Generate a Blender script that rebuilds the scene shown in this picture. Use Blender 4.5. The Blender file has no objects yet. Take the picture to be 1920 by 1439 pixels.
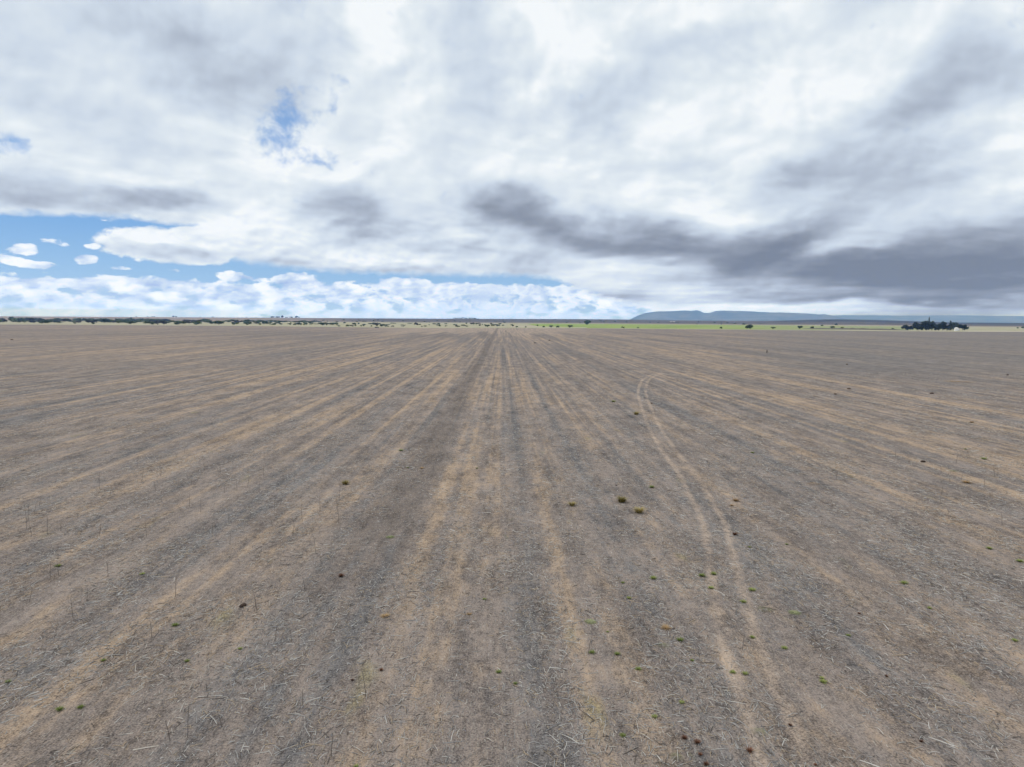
import bpy, math, random
import numpy as np
from mathutils import Vector, Matrix, Euler

R = math.radians
random.seed(7)
rng = np.random.default_rng(11)
scene = bpy.context.scene
col = scene.collection

# ------------------------------------------------------------------ camera
FPX = 1321.0                      # focal length in pixels of a 1920 px wide picture
CAM_H = 12.0
PITCH, YAW, ROLL = R(5.13), R(-0.85), R(0.36)
cam_d = bpy.data.cameras.new('camera')
cam_d.sensor_width = 36.0
cam_d.lens = 36.0 * FPX / 1920.0
cam_d.clip_start = 0.5
cam_d.clip_end = 120000.0
cam = bpy.data.objects.new('camera', cam_d)
col.objects.link(cam)
CAM_ROT = (Matrix.Rotation(YAW, 4, 'Z') @ Matrix.Rotation(R(90) - PITCH, 4, 'X') @ Matrix.Rotation(ROLL, 4, 'Z'))
cam.matrix_world = Matrix.Translation((0, 0, CAM_H)) @ CAM_ROT
scene.camera = cam

def ray(px, py):
    d = Vector(((px - 960.0) / FPX, (719.5 - py) / FPX, -1.0))
    return (CAM_ROT.to_3x3() @ d).normalized()

def azel(px, py):
    d = ray(px, py)
    return math.degrees(math.atan2(d.x, d.y)), math.degrees(math.asin(d.z))

def ground_at(px, py, z=0.0):
    d = ray(px, py)
    t = (z - CAM_H) / d.z
    return Vector((d.x * t, d.y * t, z))

# ------------------------------------------------------------------ node helpers
class V:
    """a node socket with arithmetic"""
    def __init__(self, g, s): self.g, self.s = g, s
    def __add__(self, o): return self.g.m('ADD', self, o)
    __radd__ = __add__
    def __mul__(self, o): return self.g.m('MULTIPLY', self, o)
    __rmul__ = __mul__
    def __sub__(self, o): return self.g.m('SUBTRACT', self, o)
    def __rsub__(self, o): return self.g.m('SUBTRACT', o, self)
    def __truediv__(self, o): return self.g.m('DIVIDE', self, o)
    def __rtruediv__(self, o): return self.g.m('DIVIDE', o, self)

class G:
    def __init__(self, tree):
        self.t = tree
        tree.nodes.clear()
    def n(self, kind, **kw):
        nd = self.t.nodes.new(kind)
        for k, v in kw.items(): setattr(nd, k, v)
        return nd
    def link(self, sock, v):
        if isinstance(v, V): self.t.links.new(v.s, sock)
        elif v is not None:
            if hasattr(v, '__len__') and len(v) == 3 and len(getattr(sock, 'default_value', (0, 0, 0))) == 4:
                v = (*v, 1.0)
            sock.default_value = v
    def m(self, op, a, b=None, c=None):
        nd = self.n('ShaderNodeMath', operation=op)
        self.link(nd.inputs[0], a)
        if b is not None: self.link(nd.inputs[1], b)
        if c is not None: self.link(nd.inputs[2], c)
        return V(self, nd.outputs[0])
    def clamp(self, a): 
        nd = self.n('ShaderNodeClamp'); self.link(nd.inputs[0], a); return V(self, nd.outputs[0])
    def smooth(self, a, lo, hi, to0=0.0, to1=1.0):
        nd = self.n('ShaderNodeMapRange', interpolation_type='SMOOTHSTEP')
        self.link(nd.inputs[0], a)
        for i, v in enumerate((lo, hi, to0, to1)): self.link(nd.inputs[i + 1], v)
        return V(self, nd.outputs[0])
    def vec(self, x, y, z=0.0):
        nd = self.n('ShaderNodeCombineXYZ')
        for i, v in enumerate((x, y, z)): self.link(nd.inputs[i], v)
        return V(self, nd.outputs[0])
    def sep(self, v):
        nd = self.n('ShaderNodeSeparateXYZ'); self.link(nd.inputs[0], v)
        return [V(self, nd.outputs[i]) for i in range(3)]
    def noise(self, v, scale=1.0, detail=4.0, rough=0.5, dist=0.0, color=False, dims='3D'):
        nd = self.n('ShaderNodeTexNoise', noise_dimensions=dims)
        self.link(nd.inputs['Vector'], v)
        nd.inputs['Scale'].default_value = scale
        nd.inputs['Detail'].default_value = detail
        nd.inputs['Roughness'].default_value = rough
        nd.inputs['Distortion'].default_value = dist
        return V(self, nd.outputs['Color' if color else 'Fac'])
    def mix(self, f, a, b, mode='MIX'):
        nd = self.n('ShaderNodeMix', data_type='RGBA', blend_type=mode)
        self.link(nd.inputs[0], f); self.link(nd.inputs[6], a); self.link(nd.inputs[7], b)
        return V(self, nd.outputs[2])
    def ramp(self, f, stops, interp='LINEAR'):
        nd = self.n('ShaderNodeValToRGB'); self.link(nd.inputs[0], f)
        r = nd.color_ramp; r.interpolation = interp
        while len(r.elements) < len(stops): r.elements.new(0.5)
        for e, (p, c) in zip(r.elements, stops):
            e.position = p; e.color = (*c, 1.0)
        return V(self, nd.outputs[0])
    def curve(self, f, pts):
        nd = self.n('ShaderNodeFloatCurve'); self.link(nd.inputs['Value'], f)
        c = nd.mapping.curves[0]
        while len(c.points) < len(pts): c.points.new(0.5, 0.5)
        for p, (x, y) in zip(c.points, pts):
            p.location = (x, y); p.handle_type = 'AUTO_CLAMPED'
        nd.mapping.update()
        return V(self, nd.outputs[0])
    def mapping(self, v, loc=(0, 0, 0), rot=(0, 0, 0), scale=(1, 1, 1), kind='POINT'):
        nd = self.n('ShaderNodeMapping', vector_type=kind)
        self.link(nd.inputs[0], v)
        nd.inputs['Location'].default_value = loc
        nd.inputs['Rotation'].default_value = rot
        nd.inputs['Scale'].default_value = scale
        return V(self, nd.outputs[0])
    def blob(self, v, px, py, rx, ry, amp, ang=0.0):
        """soft elliptical patch of sky round one direction (sizes in degrees x 23)"""
        a, e = azel(px, py)
        q = self.mapping(v, (a, e, 0), (0, 0, R(ang)), (rx / 23.06, ry / 23.06, 1), 'TEXTURE')
        nd = self.n('ShaderNodeTexGradient', gradient_type='SPHERICAL')
        self.link(nd.inputs[0], q)
        return self.smooth(V(self, nd.outputs['Fac']), 0.0, 0.8, 0.0, amp)

# ------------------------------------------------------------------ world: sky and clouds
SUN_EL, SUN_AZ = R(52), R(-62)          # sun high on the left, in front
world = bpy.data.worlds.new('World')
scene.world = world
world.use_nodes = True
g = G(world.node_tree)
sky = g.n('ShaderNodeTexSky', sky_type='NISHITA')
sky.sun_disc = False
sky.sun_elevation = SUN_EL
sky.sun_rotation = SUN_AZ
sky.air_density = 1.0; sky.dust_density = 0.6; sky.ozone_density = 1.6
geo = g.n('ShaderNodeTexCoord')
dx, dy, dz = g.sep(V(g, geo.outputs['Generated']))
az = g.m('ARCTAN2', dx, dy) * (180 / math.pi)
el = g.m('ARCSINE', g.m('MINIMUM', g.m('MAXIMUM', dz, -1.0), 1.0)) * (180 / math.pi)
elp = g.m('MAXIMUM', el, 0.0)
den = g.m('MAXIMUM', dz, 0.0) + 0.16
plane = g.vec(dx / den, dy / den, 0.0)                 # the cloud deck seen from below
ae = g.vec(az, el, 0.0)
# billowing displacement of everything that follows
elc = g.m('LOGARITHM', elp / 6.0 + 1.0, math.e) * 5.4           # finer upright scale towards the horizon
wn = g.noise(g.vec(az * 0.18, elc, 1.0), 1.0, 4.0, 0.48, color=True)
w1, w2, _ = g.sep(wn)
wamp = elp * 0.20 + 0.8
wae = g.vec(az + (w1 - 0.5) * wamp * 2.2, el + (w2 - 0.5) * wamp * 1.7, 0.0)
# ---- brightness of the deck
B = None
for a in [
    # px, py, rx, ry, amp, angle
    (150, 50, 420, 150, -0.17, -8), (430, 60, 300, 130, -0.20, 0), (480, 150, 170, 90, -0.10, 30),
    (890, 90, 130, 200, -0.20, -12), (860, 230, 110, 120, -0.10, 0), (240, 250, 190, 60, -0.16, -8),
    (70, 150, 150, 60, -0.08, 10),
    (140, 362, 300, 46, -0.30, -4), (330, 375, 140, 30, -0.14, 0), (655, 400, 120, 78, -0.42, -6), (760, 410, 140, 60, -0.18, 0),
    (960, 395, 190, 75, -0.34, -16), (1130, 432, 330, 72, -0.42, -9), (1230, 468, 230, 42, -0.22, -10),
    (1000, 475, 260, 45, -0.16, 0), (880, 370, 90, 60, -0.15, -30),
    (1480, 488, 400, 50, -0.16, -7), (1760, 518, 520, 60, -0.18, 0), (1720, 503, 560, 88, -0.45, -3), (1890, 512, 360, 70, -0.14, 0), (1800, 470, 520, 130, -0.13, 0), (1520, 465, 420, 90, -0.03, -6), (1880, 425, 230, 80, -0.22, 0),
    (1600, 300, 320, 110, -0.28, 38), (1470, 365, 190, 60, -0.14, 28), (1760, 230, 250, 100, -0.11, 40),
    (1545, 428, 150, 26, -0.16, 28), (1140, 180, 230, 95, -0.24, 12), (1330, 92, 170, 50, -0.16, 0), (1590, 60, 260, 70, -0.10, 10),
    (1090, 265, 150, 60, -0.10, 10), (1320, 300, 150, 60, -0.12, 30), (1860, 110, 170, 170, -0.07, 0), (1760, 330, 140, 60, -0.12, 20),
    (560, 500, 260, 26, -0.20, -5), (800, 512, 300, 22, -0.24, -2), (830, 455, 130, 24, -0.14, 0), (300, 474, 130, 26, -0.34, -4),
    (1000, 505, 110, 40, -0.18, 0), (1130, 552, 170, 26, -0.26, 0), (1290, 530, 300, 22, -0.16, -4), (1450, 562, 330, 12, -0.18, 0),
    (1750, 556, 420, 16, -0.20, 0), (1800, 578, 420, 8, -0.14, 0), (1780, 598, 420, 14, -0.22, 0), (1700, 572, 480, 16, 0.20, 0),
    # bright openings
    (735, 30, 130, 90, 0.16, 0), (1010, 110, 120, 150, 0.16, 0), (1500, 150, 330, 90, 0.12, 25), (1450, 395, 170, 36, 0.20, 18),
    (1580, 460, 130, 22, 0.26, 6), (1880, 350, 120, 60, 0.15, 20), (250, 450, 140, 34, 0.14, 0), (420, 435, 60, 40, 0.12, 0), (1290, 395, 120, 50, 0.15, 0),
]:
    b = g.blob(wae, *a)
    B = b if B is None else B + b
f1 = g.noise(g.vec(az * 0.17 + w1 * 0.5, elc + w2 * 0.5, 5.0), 1.0, 4.0, 0.45)
q2 = (az * 0.115, elc * 0.62)
f2 = g.noise(g.vec(q2[0], q2[1], 3.7), 1.3, 4.0, 0.47, 0.2)
f2b = g.noise(g.vec(q2[0] - 0.05, q2[1] + 0.08, 3.7), 1.3, 4.0, 0.47, 0.2)
en = g.noise(g.vec(az, el * 1.6, 1.3), 0.9, 7.0, 0.62)
eb = g.noise(g.vec(az * 0.55, el * 1.1, 1.3), 0.9, 3.0, 0.5)
ebu = g.noise(g.vec(az * 0.55 - 0.12, el * 1.1 + 0.36, 1.3), 0.9, 3.0, 0.5)
bands = g.noise(g.vec(az * 0.06, el * 1.2, 4.4), 1.0, 4.0, 0.5)
B = B * (0.78 + (f1 * 0.44)) + 0.90 + (f1 - 0.5) * 0.46 + (f2 - 0.5) * 0.34 + (f2 - f2b) * 0.9 + (eb - ebu) * g.smooth(el, 5.0, 11.0, 0.55, 0.0) * g.smooth(az, -8.0, 6.0, 1.0, 0.35) + (bands - 0.5) * g.smooth(el, 2.2, 4.5, 0.9, 0.0) - g.smooth(el, 3.0, 1.0, 0.0, 0.10)
deck_col = g.ramp(B, [(0.0, (0.205, 0.242, 0.31)), (0.22, (0.285, 0.326, 0.40)), (0.45, (0.425, 0.485, 0.58)), (0.68, (0.61, 0.69, 0.785)),
                      (0.88, (0.765, 0.83, 0.875)), (1.0, (0.90, 0.935, 0.955))])
# ---- where the deck is: above its lower edge, minus the blue openings
EDGE = [(-400, 408), (0, 405), (100, 407), (200, 411), (270, 419), (340, 427), (378, 432), (392, 478), (420, 490), (500, 500), (600, 511),
        (750, 518), (900, 521), (1000, 522), (1090, 548), (1200, 580), (1300, 606), (1500, 625), (2300, 640)]
pts = []
for px, py in EDGE:
    a, e = azel(px, py)
    pts.append(((a + 60) / 120, (e + 2) / 14))
edge = g.curve((az + 60) / 120, pts) * 14 - 2
deck = el - edge + (en - 0.5) * 0.9
deck = g.smooth(deck, -0.10, 0.50)
bank = g.blob(ae, 305, 460, 150, 44, 1.0, -2) + g.blob(ae, 395, 455, 75, 55, 0.8, 0) + (en - 0.5) * 0.9
bank = g.smooth(bank, 0.28, 0.56)
deck = g.m('MAXIMUM', deck, bank)
hole = g.blob(ae, 565, 205, 130, 60, 0.55, 28) + g.blob(ae, 545, 280, 120, 46, 0.55, 0) + g.blob(ae, 520, 235, 80, 90, 0.40, 10) + g.blob(ae, 2, 268, 80, 30, 0.75, 0) + g.blob(ae, 620, 302, 70, 24, 0.35, 0)
hn = g.noise(g.vec(az, el * 1.15, 8.1), 0.55, 8.0, 0.62, 0.2)
hole = g.smooth(hole + (hn - 0.5) * 2.7, 0.38, 1.30)
deck = deck * (1.0 - hole * 0.82)
# ---- heaped clouds low over the horizon
cz = g.noise(g.vec(az * 0.25, el * 0.9, 6.0), 1.0, 3.0, 0.5)
cs = g.vec(az * 0.95, el * 2.0, cz)
c1 = g.noise(cs, 0.72, 8.0, 0.60)
c1u = g.noise(g.vec(az * 0.95 - 0.10, el * 2.0 + 0.30, cz), 0.66, 5.0, 0.50)
cover = g.smooth(el, 2.3, 3.4, 0.15, -0.26) + g.smooth(el, 0.0, 1.0, 0.05, 0.0)
puffs = g.blob(ae, 555, 521, 60, 18, 0.42) + g.blob(ae, 435, 518, 40, 12, 0.36) + g.blob(ae, 265, 527, 110, 16, 0.22) + g.blob(ae, 18, 488, 70, 12, 0.44, -14) \
    + g.blob(ae, 45, 468, 36, 14, 0.40) + g.blob(ae, 158, 487, 30, 15, 0.40) + g.blob(ae, 225, 503, 34, 7, 0.40) + g.blob(ae, 110, 456, 44, 12, 0.27) + g.blob(ae, 175, 463, 22, 9, 0.40) \
    + g.blob(ae, 88, 496, 40, 9, 0.38) + g.blob(ae, 325, 508, 22, 6, 0.34) + g.blob(ae, 760, 530, 60, 22, 0.34) + g.blob(ae, 480, 522, 24, 8, 0.3) + g.blob(ae, 820, 536, 330, 20, 0.16) + g.blob(ae, 45, 468, 40, 16, 0.12) + g.blob(ae, 158, 487, 34, 17, 0.14) + g.blob(ae, 555, 521, 64, 20, 0.14) + g.blob(ae, 435, 518, 40, 13, 0.14)
cum = g.smooth(c1 + cover + puffs + (cz - 0.5) * 0.35, 0.49, 0.62)
cl = g.clamp(0.64 + (c1 - c1u) * 1.6 + (cz - 0.5) * 1.0)
cum_col = g.ramp(cl, [(0.0, (0.33, 0.46, 0.70)), (0.45, (0.55, 0.67, 0.84)), (0.75, (0.76, 0.84, 0.93)), (1.0, (0.93, 0.96, 0.98))])
hz = g.smooth(el, 0.0, 1.4, 0.55, 0.0)
cum_col = g.mix(hz, cum_col, (0.60, 0.77, 1.08))
blue = g.ramp(elp / 30.0, [(0.0, (0.45, 0.66, 0.87)), (0.09, (0.27, 0.51, 0.82)), (0.27, (0.115, 0.34, 0.73)), (1.0, (0.085, 0.24, 0.63))])
nish = V(g, sky.outputs[0])
air = g.mix(0.80, nish, g.mix(1.0, blue, (9.5, 9.5, 9.5), 'MULTIPLY'))
K = 10.0
low = g.mix(cum, air, g.mix(1.0, cum_col, (K, K, K), 'MULTIPLY'))
full = g.mix(deck, low, g.mix(1.0, deck_col, (K, K, K), 'MULTIPLY'))
# the sky proper is seen through the hazy air below it, which takes some light out and scatters some in
HAZE_D, HAZE_C, HAZE_TOP = 0.000072, (0.20, 0.41, 1.0), 425.0
path = (HAZE_TOP - CAM_H) / g.m('MAXIMUM', dz, 0.0116)
fr_, fg_, fb_ = g.sep(full)
out_ = []
for ch, hc in zip((fr_, fg_, fb_), HAZE_C):
    T = g.m('EXPONENT', path * (-HAZE_D * hc))
    out_.append((ch - (1.0 - T) * (0.44 * K)) / T)
full = g.vec(*out_)
bg = g.n('ShaderNodeBackground')
g.link(bg.inputs[0], full)
bg.inputs[1].default_value = 0.10
wo = g.n('ShaderNodeOutputWorld')
world.node_tree.links.new(bg.outputs[0], wo.inputs[0])
world.cycles.sampling_method = 'MANUAL'
world.cycles.sample_map_resolution = 512

# ------------------------------------------------------------------ sun behind thin cloud
sun_d = bpy.data.lights.new('sun', 'SUN')
sun_d.energy = 1.5
sun_d.angle = R(10)
sun_d.color = (1.0, 0.95, 0.88)
sun = bpy.data.objects.new('sun', sun_d)
col.objects.link(sun)
sd = Vector((math.sin(SUN_AZ) * math.cos(SUN_EL), math.cos(SUN_AZ) * math.cos(SUN_EL), math.sin(SUN_EL)))
sun.rotation_euler = (-sd).to_track_quat('-Z', 'Y').to_euler()
sun.location = (0, 0, 60)

vs = scene.view_settings
vs.view_transform = 'Standard'
vs.look = 'None'
vs.exposure = 0.0
vs.gamma = 1.0
scene.cycles.use_denoising = True
scene.render.filter_size = 0.95
scene.cycles.max_bounces = 5
scene.cycles.diffuse_bounces = 2
scene.cycles.volume_bounces = 0
scene.cycles.transparent_max_bounces = 8

# ------------------------------------------------------------------ materials
def new_mat(name):
    m = bpy.data.materials.new(name)
    m.use_nodes = True
    return m, G(m.node_tree)

def finish(g, colour, rough=0.9, normal=None, spec=0.15):
    b = g.n('ShaderNodeBsdfPrincipled')
    g.link(b.inputs['Base Color'], colour)
    b.inputs['Roughness'].default_value = rough
    b.inputs['Specular IOR Level'].default_value = spec
    if normal is not None: g.link(b.inputs['Normal'], normal)
    o = g.n('ShaderNodeOutputMaterial')
    g.t.links.new(b.outputs[0], o.inputs[0])
    return b

def bump(g, h, strength, dist):
    nd = g.n('ShaderNodeBump')
    nd.inputs['Strength'].default_value = strength
    nd.inputs['Distance'].default_value = dist
    g.link(nd.inputs['Height'], h)
    return V(g, nd.outputs[0])

def foliage(name, dark, light, scale=0.5):
    m, g = new_mat(name)
    tc = g.n('ShaderNodeTexCoord'); oi = g.n('ShaderNodeObjectInfo')
    p = V(g, tc.outputs['Object'])
    f = g.noise(p, scale, 3.0, 0.6)
    f = g.smooth(f + (V(g, oi.outputs['Random']) - 0.5) * 0.35, 0.35, 0.68)
    finish(g, g.mix(f, dark, light), 0.85)
    return m

M_SHRUB = foliage('shrub_leaves', (0.066, 0.110, 0.050), (0.150, 0.205, 0.092), 0.5)
M_SHRUB_PALE = foliage('pale_shrub_leaves', (0.080, 0.120, 0.050), (0.165, 0.215, 0.095), 0.5)
M_SHRUB_GREY = foliage('grey_shrub_twigs', (0.065, 0.068, 0.050), (0.125, 0.125, 0.088), 0.5)
M_PINE = foliage('dark_tree_leaves', (0.032, 0.048, 0.034), (0.075, 0.100, 0.062), 0.3)
M_GRASS = foliage('green_grass_blades', (0.14, 0.175, 0.045), (0.28, 0.315, 0.10), 9.0)
M_PALEWEED = foliage('pale_weed_leaves', (0.20, 0.22, 0.11), (0.30, 0.31, 0.17), 6.0)
M_BUNCH = foliage('olive_bunch_grass', (0.20, 0.165, 0.055), (0.46, 0.37, 0.155), 5.0)
M_ORANGE = foliage('dry_orange_grass', (0.24, 0.150, 0.075), (0.46, 0.315, 0.165), 7.0)
M_RUST = foliage('rusty_dry_weed', (0.10, 0.048, 0.030), (0.23, 0.105, 0.062), 12.0)
M_CLOD = foliage('dark_clod', (0.050, 0.034, 0.025), (0.105, 0.070, 0.050), 14.0)

def plain(name, c, var=0.2, scale=3.0, rough=0.8):
    m, g = new_mat(name)
    tc = g.n('ShaderNodeTexCoord')
    f = g.noise(V(g, tc.outputs['Object']), scale, 4.0, 0.6)
    lo = tuple(v * (1 - var) for v in c); hi = tuple(v * (1 + var) for v in c)
    finish(g, g.mix(f, lo, hi), rough)
    return m
M_BARK = plain('bark', (0.075, 0.058, 0.045))
M_STALK = plain('dead_stalk', (0.14, 0.118, 0.10), 0.4, 2.0)
M_WHITE = plain('white_paint', (0.80, 0.80, 0.79), 0.05, 1.0, 0.5)
M_ROOF = plain('grey_metal_roof', (0.42, 0.43, 0.44), 0.1, 0.6, 0.45)
M_DOOR = plain('dark_door', (0.06, 0.06, 0.065), 0.2)
M_POST = plain('weathered_post', (0.05, 0.042, 0.036), 0.3)

# strips of the harvested field, x in metres across the rows: + for tan chaff, - for grey straw
STRIPS = [(-24.5, .6), (-22.6, -.6), (-20.6, .1), (-18.6, .8), (-16.9, -.5), (-15.2, -.6), (-13.0, .7), (-11.7, .2), (-10.2, .85), (-9.0, -.4),
          (-7.6, -.1), (-6.0, -.1), (-5.0, -.1), (-4.2, .65), (-3.4, -.5), (-2.6, .8), (-1.7, .1), (-0.9, .7), (0.0, -.3), (0.9, -.65), (1.9, -.3),
          (2.75, .55), (3.5, 0.), (4.3, .45), (5.2, -.35), (6.2, -.6), (7.1, -.1), (7.9, .2), (9.2, .2), (10.6, -.2), (12.0, -.55), (13.3, -.6), (14.6, -.1),
          (16.0, .6), (17.2, -.5), (18.8, .6), (20.3, -.3), (22.0, -.5), (24.5, .3)]
SX = np.array([s[0] for s in STRIPS]); SV = np.array([s[1] for s in STRIPS])

# the two-wheel track: x of its middle line against y
TRK_PX = [(1475, 1439), (1437, 1333), (1411, 1267), (1397, 1233), (1371, 1133), (1349, 1030), (1342, 990), (1314, 935), (1288, 890), (1258, 850), (1226, 800), (1214, 770), (1204, 740), (1206, 722), (1213, 711), (1232, 702), (1268, 696)]
TRK = [(p.y, p.x) for p in (ground_at(*q) for q in TRK_PX)]
TRK = [(0.0, TRK[0][1])] + TRK
print('track', [(round(a, 1), round(b, 1)) for a, b in TRK])
TY = np.array([t[0] for t in TRK], float); TX = np.array([t[1] for t in TRK], float)

def field_material():
    m, g = new_mat('stubble_field')
    geo = g.n('ShaderNodeNewGeometry')
    pos = V(g, geo.outputs['Position'])
    x, y, _ = g.sep(pos)
    wob = g.noise(g.vec(x * 0.05, y * 0.012), 1.0, 3.0, 0.5)
    wob2 = g.noise(pos, 0.8, 5.0, 0.65)
    xw = x + (wob - 0.5) * 1.2 + (wob2 - 0.5) * 0.7
    # strips close to the middle, streaks along the rows elsewhere
    near = g.curve((xw + 25) / 50, [((a + 25) / 50, 0.5 + 0.42 * b) for a, b in STRIPS])
    streak = g.noise(g.vec(xw * 0.40, y * 0.0055, 2.0), 1.0, 3.0, 0.60)
    wide = g.noise(g.vec(xw * 0.085, y * 0.0025, 7.0), 1.0, 3.0, 0.60)
    rows = g.noise(g.vec(x * 1.15 + (wob2 - 0.5) * 0.25, y * 0.006, 17.0), 1.0, 2.5, 0.6)
    streak = (streak - 0.5) * 2.2 + (wide - 0.5) * 1.6 + 0.5
    inside = g.smooth(g.m('ABSOLUTE', x), 17.0, 25.0, 1.0, 0.0) * g.smooth(y, 60.0, 200.0, 0.85, 0.45)
    s = near * inside + streak * (1.0 - inside)
    patch = g.noise(g.vec(x * 0.20, y * 0.030, 5.0), 1.0, 5.0, 0.6)
    patch2 = g.noise(g.vec(x, y * 0.5, 0.0), 0.8, 7.0, 0.70)
    big = g.noise(g.vec(x * 0.010, y * 0.004, 9.0), 1.0, 3.0, 0.5)
    tan = (s - 0.5) * 1.15 + 0.5 + (patch - 0.5) * 1.9 + (patch2 - 0.5) * 2.0 + (big - 0.5) * 0.9 + (rows - 0.5) * g.smooth(y, 25.0, 140.0, 1.5, 2.5)
    tanf = g.smooth(tan, 0.46, 1.25)
    greyf = g.smooth(tan, 0.46, -0.20)
    c = g.mix(tanf, (0.220, 0.184, 0.163), (0.330, 0.249, 0.182))
    c = g.mix(greyf, c, (0.162, 0.152, 0.150))
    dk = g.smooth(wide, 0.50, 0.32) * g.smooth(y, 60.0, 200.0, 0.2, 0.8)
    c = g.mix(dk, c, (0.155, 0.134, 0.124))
    azs = x / (y + 1.0)
    c = g.mix(g.smooth(azs, 0.25, 0.50) * g.smooth(y, 120.0, 220.0, 0.0, 0.5), c, (0.160, 0.155, 0.155))  # cloud shadow over the far right, painted in as a greyer colour
    head = g.smooth(y + (streak - 0.5) * 260.0, 520.0, 760.0) * g.smooth(g.m('ABSOLUTE', azs + 0.03), 0.20, 0.08) * g.smooth(rows, 0.40, 0.55, 0.2, 0.8)
    c = g.mix(head, c, (0.36, 0.285, 0.225))
    # yellowish regrowth patches
    yel = g.smooth(g.noise(g.vec(x * 0.5, y * 0.16, 12.0), 1.0, 4.0, 0.55), 0.64, 0.78)
    c = g.mix(yel * 0.55, c, (0.27, 0.232, 0.115))
    grn = g.smooth(g.noise(g.vec(x * 0.9, y * 0.4, 31.0), 1.0, 4.0, 0.55), 0.69, 0.80)
    c = g.mix(grn * 0.5, c, (0.16, 0.168, 0.08))
    # bare, darker drilled strip left of the middle, and lines running to the far edge
    bare = g.smooth(g.m('ABSOLUTE', x + 6.6 + (wob2 - 0.5) * 1.6 + (wob - 0.5) * 1.5), 2.4, 0.6) * g.smooth(y, 20.0, 42.0) * g.smooth(patch + (rows - 0.5) * 0.5, 0.30, 0.55, 0.25, 0.8)
    c = g.mix(bare, c, (0.140, 0.118, 0.106))
    # wheel tracks
    ty = y / 180.0
    tx = g.curve(ty, [(a / 180.0, b / 50.0) for a, b in TRK]) * 50.0
    off = g.m('ABSOLUTE', g.m('ABSOLUTE', x - tx + (wob2 - 0.5) * 0.35) - 0.65)
    wid = g.smooth(y, 90.0, 150.0, 0.15, 0.26)
    trk = g.smooth(off - wid, 0.20, -0.12) * g.smooth(y, 158.0, 168.0, 1.0, 0.0) * g.smooth(patch2, 0.34, 0.58, 0.2, 1.0)
    c = g.mix(trk * 0.80, c, (0.365, 0.290, 0.232))
    crm = g.smooth(g.m('ABSOLUTE', off - 0.42), 0.16, 0.02) * g.smooth(y, 20, 90, 0.6, 0.15) * g.smooth(y, 140.0, 150.0, 1.0, 0.0)
    c = g.mix(crm * 0.5, c, (0.17, 0.155, 0.145))
    # straw fibres, clods and crumbs
    fib = None
    for ang, sc in ((12, (34, 4.2)), (-25, (30, 3.6)), (75, (28, 4.0)), (-70, (33, 4.6))):
        q = g.mapping(pos, rot=(0, 0, R(ang)), scale=(sc[0], sc[1], 1))
        f = g.noise(q, 0.55, 2.5, 0.55)
        f = g.smooth(f, 0.60, 0.72)
        fib = f if fib is None else g.m('MAXIMUM', fib, f)
    c = g.mix(fib * 0.55, c, (0.39, 0.36, 0.32))
    fine = g.noise(pos, 16.0, 5.0, 0.75)
    mid = g.noise(pos, 3.2, 5.0, 0.68)
    grain = g.noise(g.vec(x * 1.0, y * 0.30, 0.0), 0.45, 8.0, 0.86)
    rowk = (rows - 0.5) * g.smooth(y, 25.0, 140.0, 0.25, 0.7)
    k = g.clamp(0.60 + rowk + (fine - 0.5) * 3.4 + (mid - 0.5) * 1.3 + (grain - 0.5) * 3.0)
    c = g.mix(1.0, c, g.ramp(k, [(0.0, (0.34, 0.34, 0.36)), (0.55, (0.95, 0.95, 0.95)), (1.0, (1.42, 1.39, 1.36))]), 'MULTIPLY')
    h = fine * 0.6 + mid * 0.5 + fib * 0.25 + rows * 1.2
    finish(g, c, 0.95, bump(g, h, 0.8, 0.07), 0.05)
    return m
M_FIELD = field_material()

def ground_material():
    m, g = new_mat('dry_grassland')
    geo = g.n('ShaderNodeNewGeometry')
    pos = V(g, geo.outputs['Position'])
    x, y, z = g.sep(pos)
    n = g.noise(pos, 0.012, 5.0, 0.6)
    n2 = g.noise(g.vec(x * 0.0012, y * 0.004), 1.0, 4.0, 0.6)
    c = g.mix(g.smooth(n, 0.35, 0.65), (0.33, 0.31, 0.205), (0.40, 0.375, 0.27))
    c = g.mix(g.smooth(n2, 0.52, 0.68, 0.0, 0.6), c, (0.22, 0.24, 0.115))
    # far plain: brown fallow with darker scrub belts
    r = g.m('SQRT', x * x + y * y)
    far = g.smooth(r + (n2 - 0.5) * 900.0, 2500.0, 3300.0)
    fc = g.mix(g.smooth(g.noise(g.vec(x * 0.0009, y * 0.0022, 4.0), 1.0, 5.0, 0.6), 0.45, 0.6), (0.30, 0.235, 0.20), (0.21, 0.19, 0.165))
    azs = x / y
    dark = g.smooth(azs, 0.30, 0.42) * g.smooth(r, 3600.0, 4600.0)
    mid = g.smooth(azs, -0.34, -0.16) * g.smooth(r, 2800.0, 3600.0) * 0.75
    fc = g.mix(g.m('MAXIMUM', dark, mid), fc, g.mix(g.smooth(g.noise(pos, 0.006, 4.0, 0.6), 0.42, 0.58), (0.030, 0.036, 0.036), (0.070, 0.072, 0.060)))
    c = g.mix(far, c, fc)
    finish(g, c, 0.95, None, 0.05)
    return m
M_GROUND = ground_material()

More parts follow.
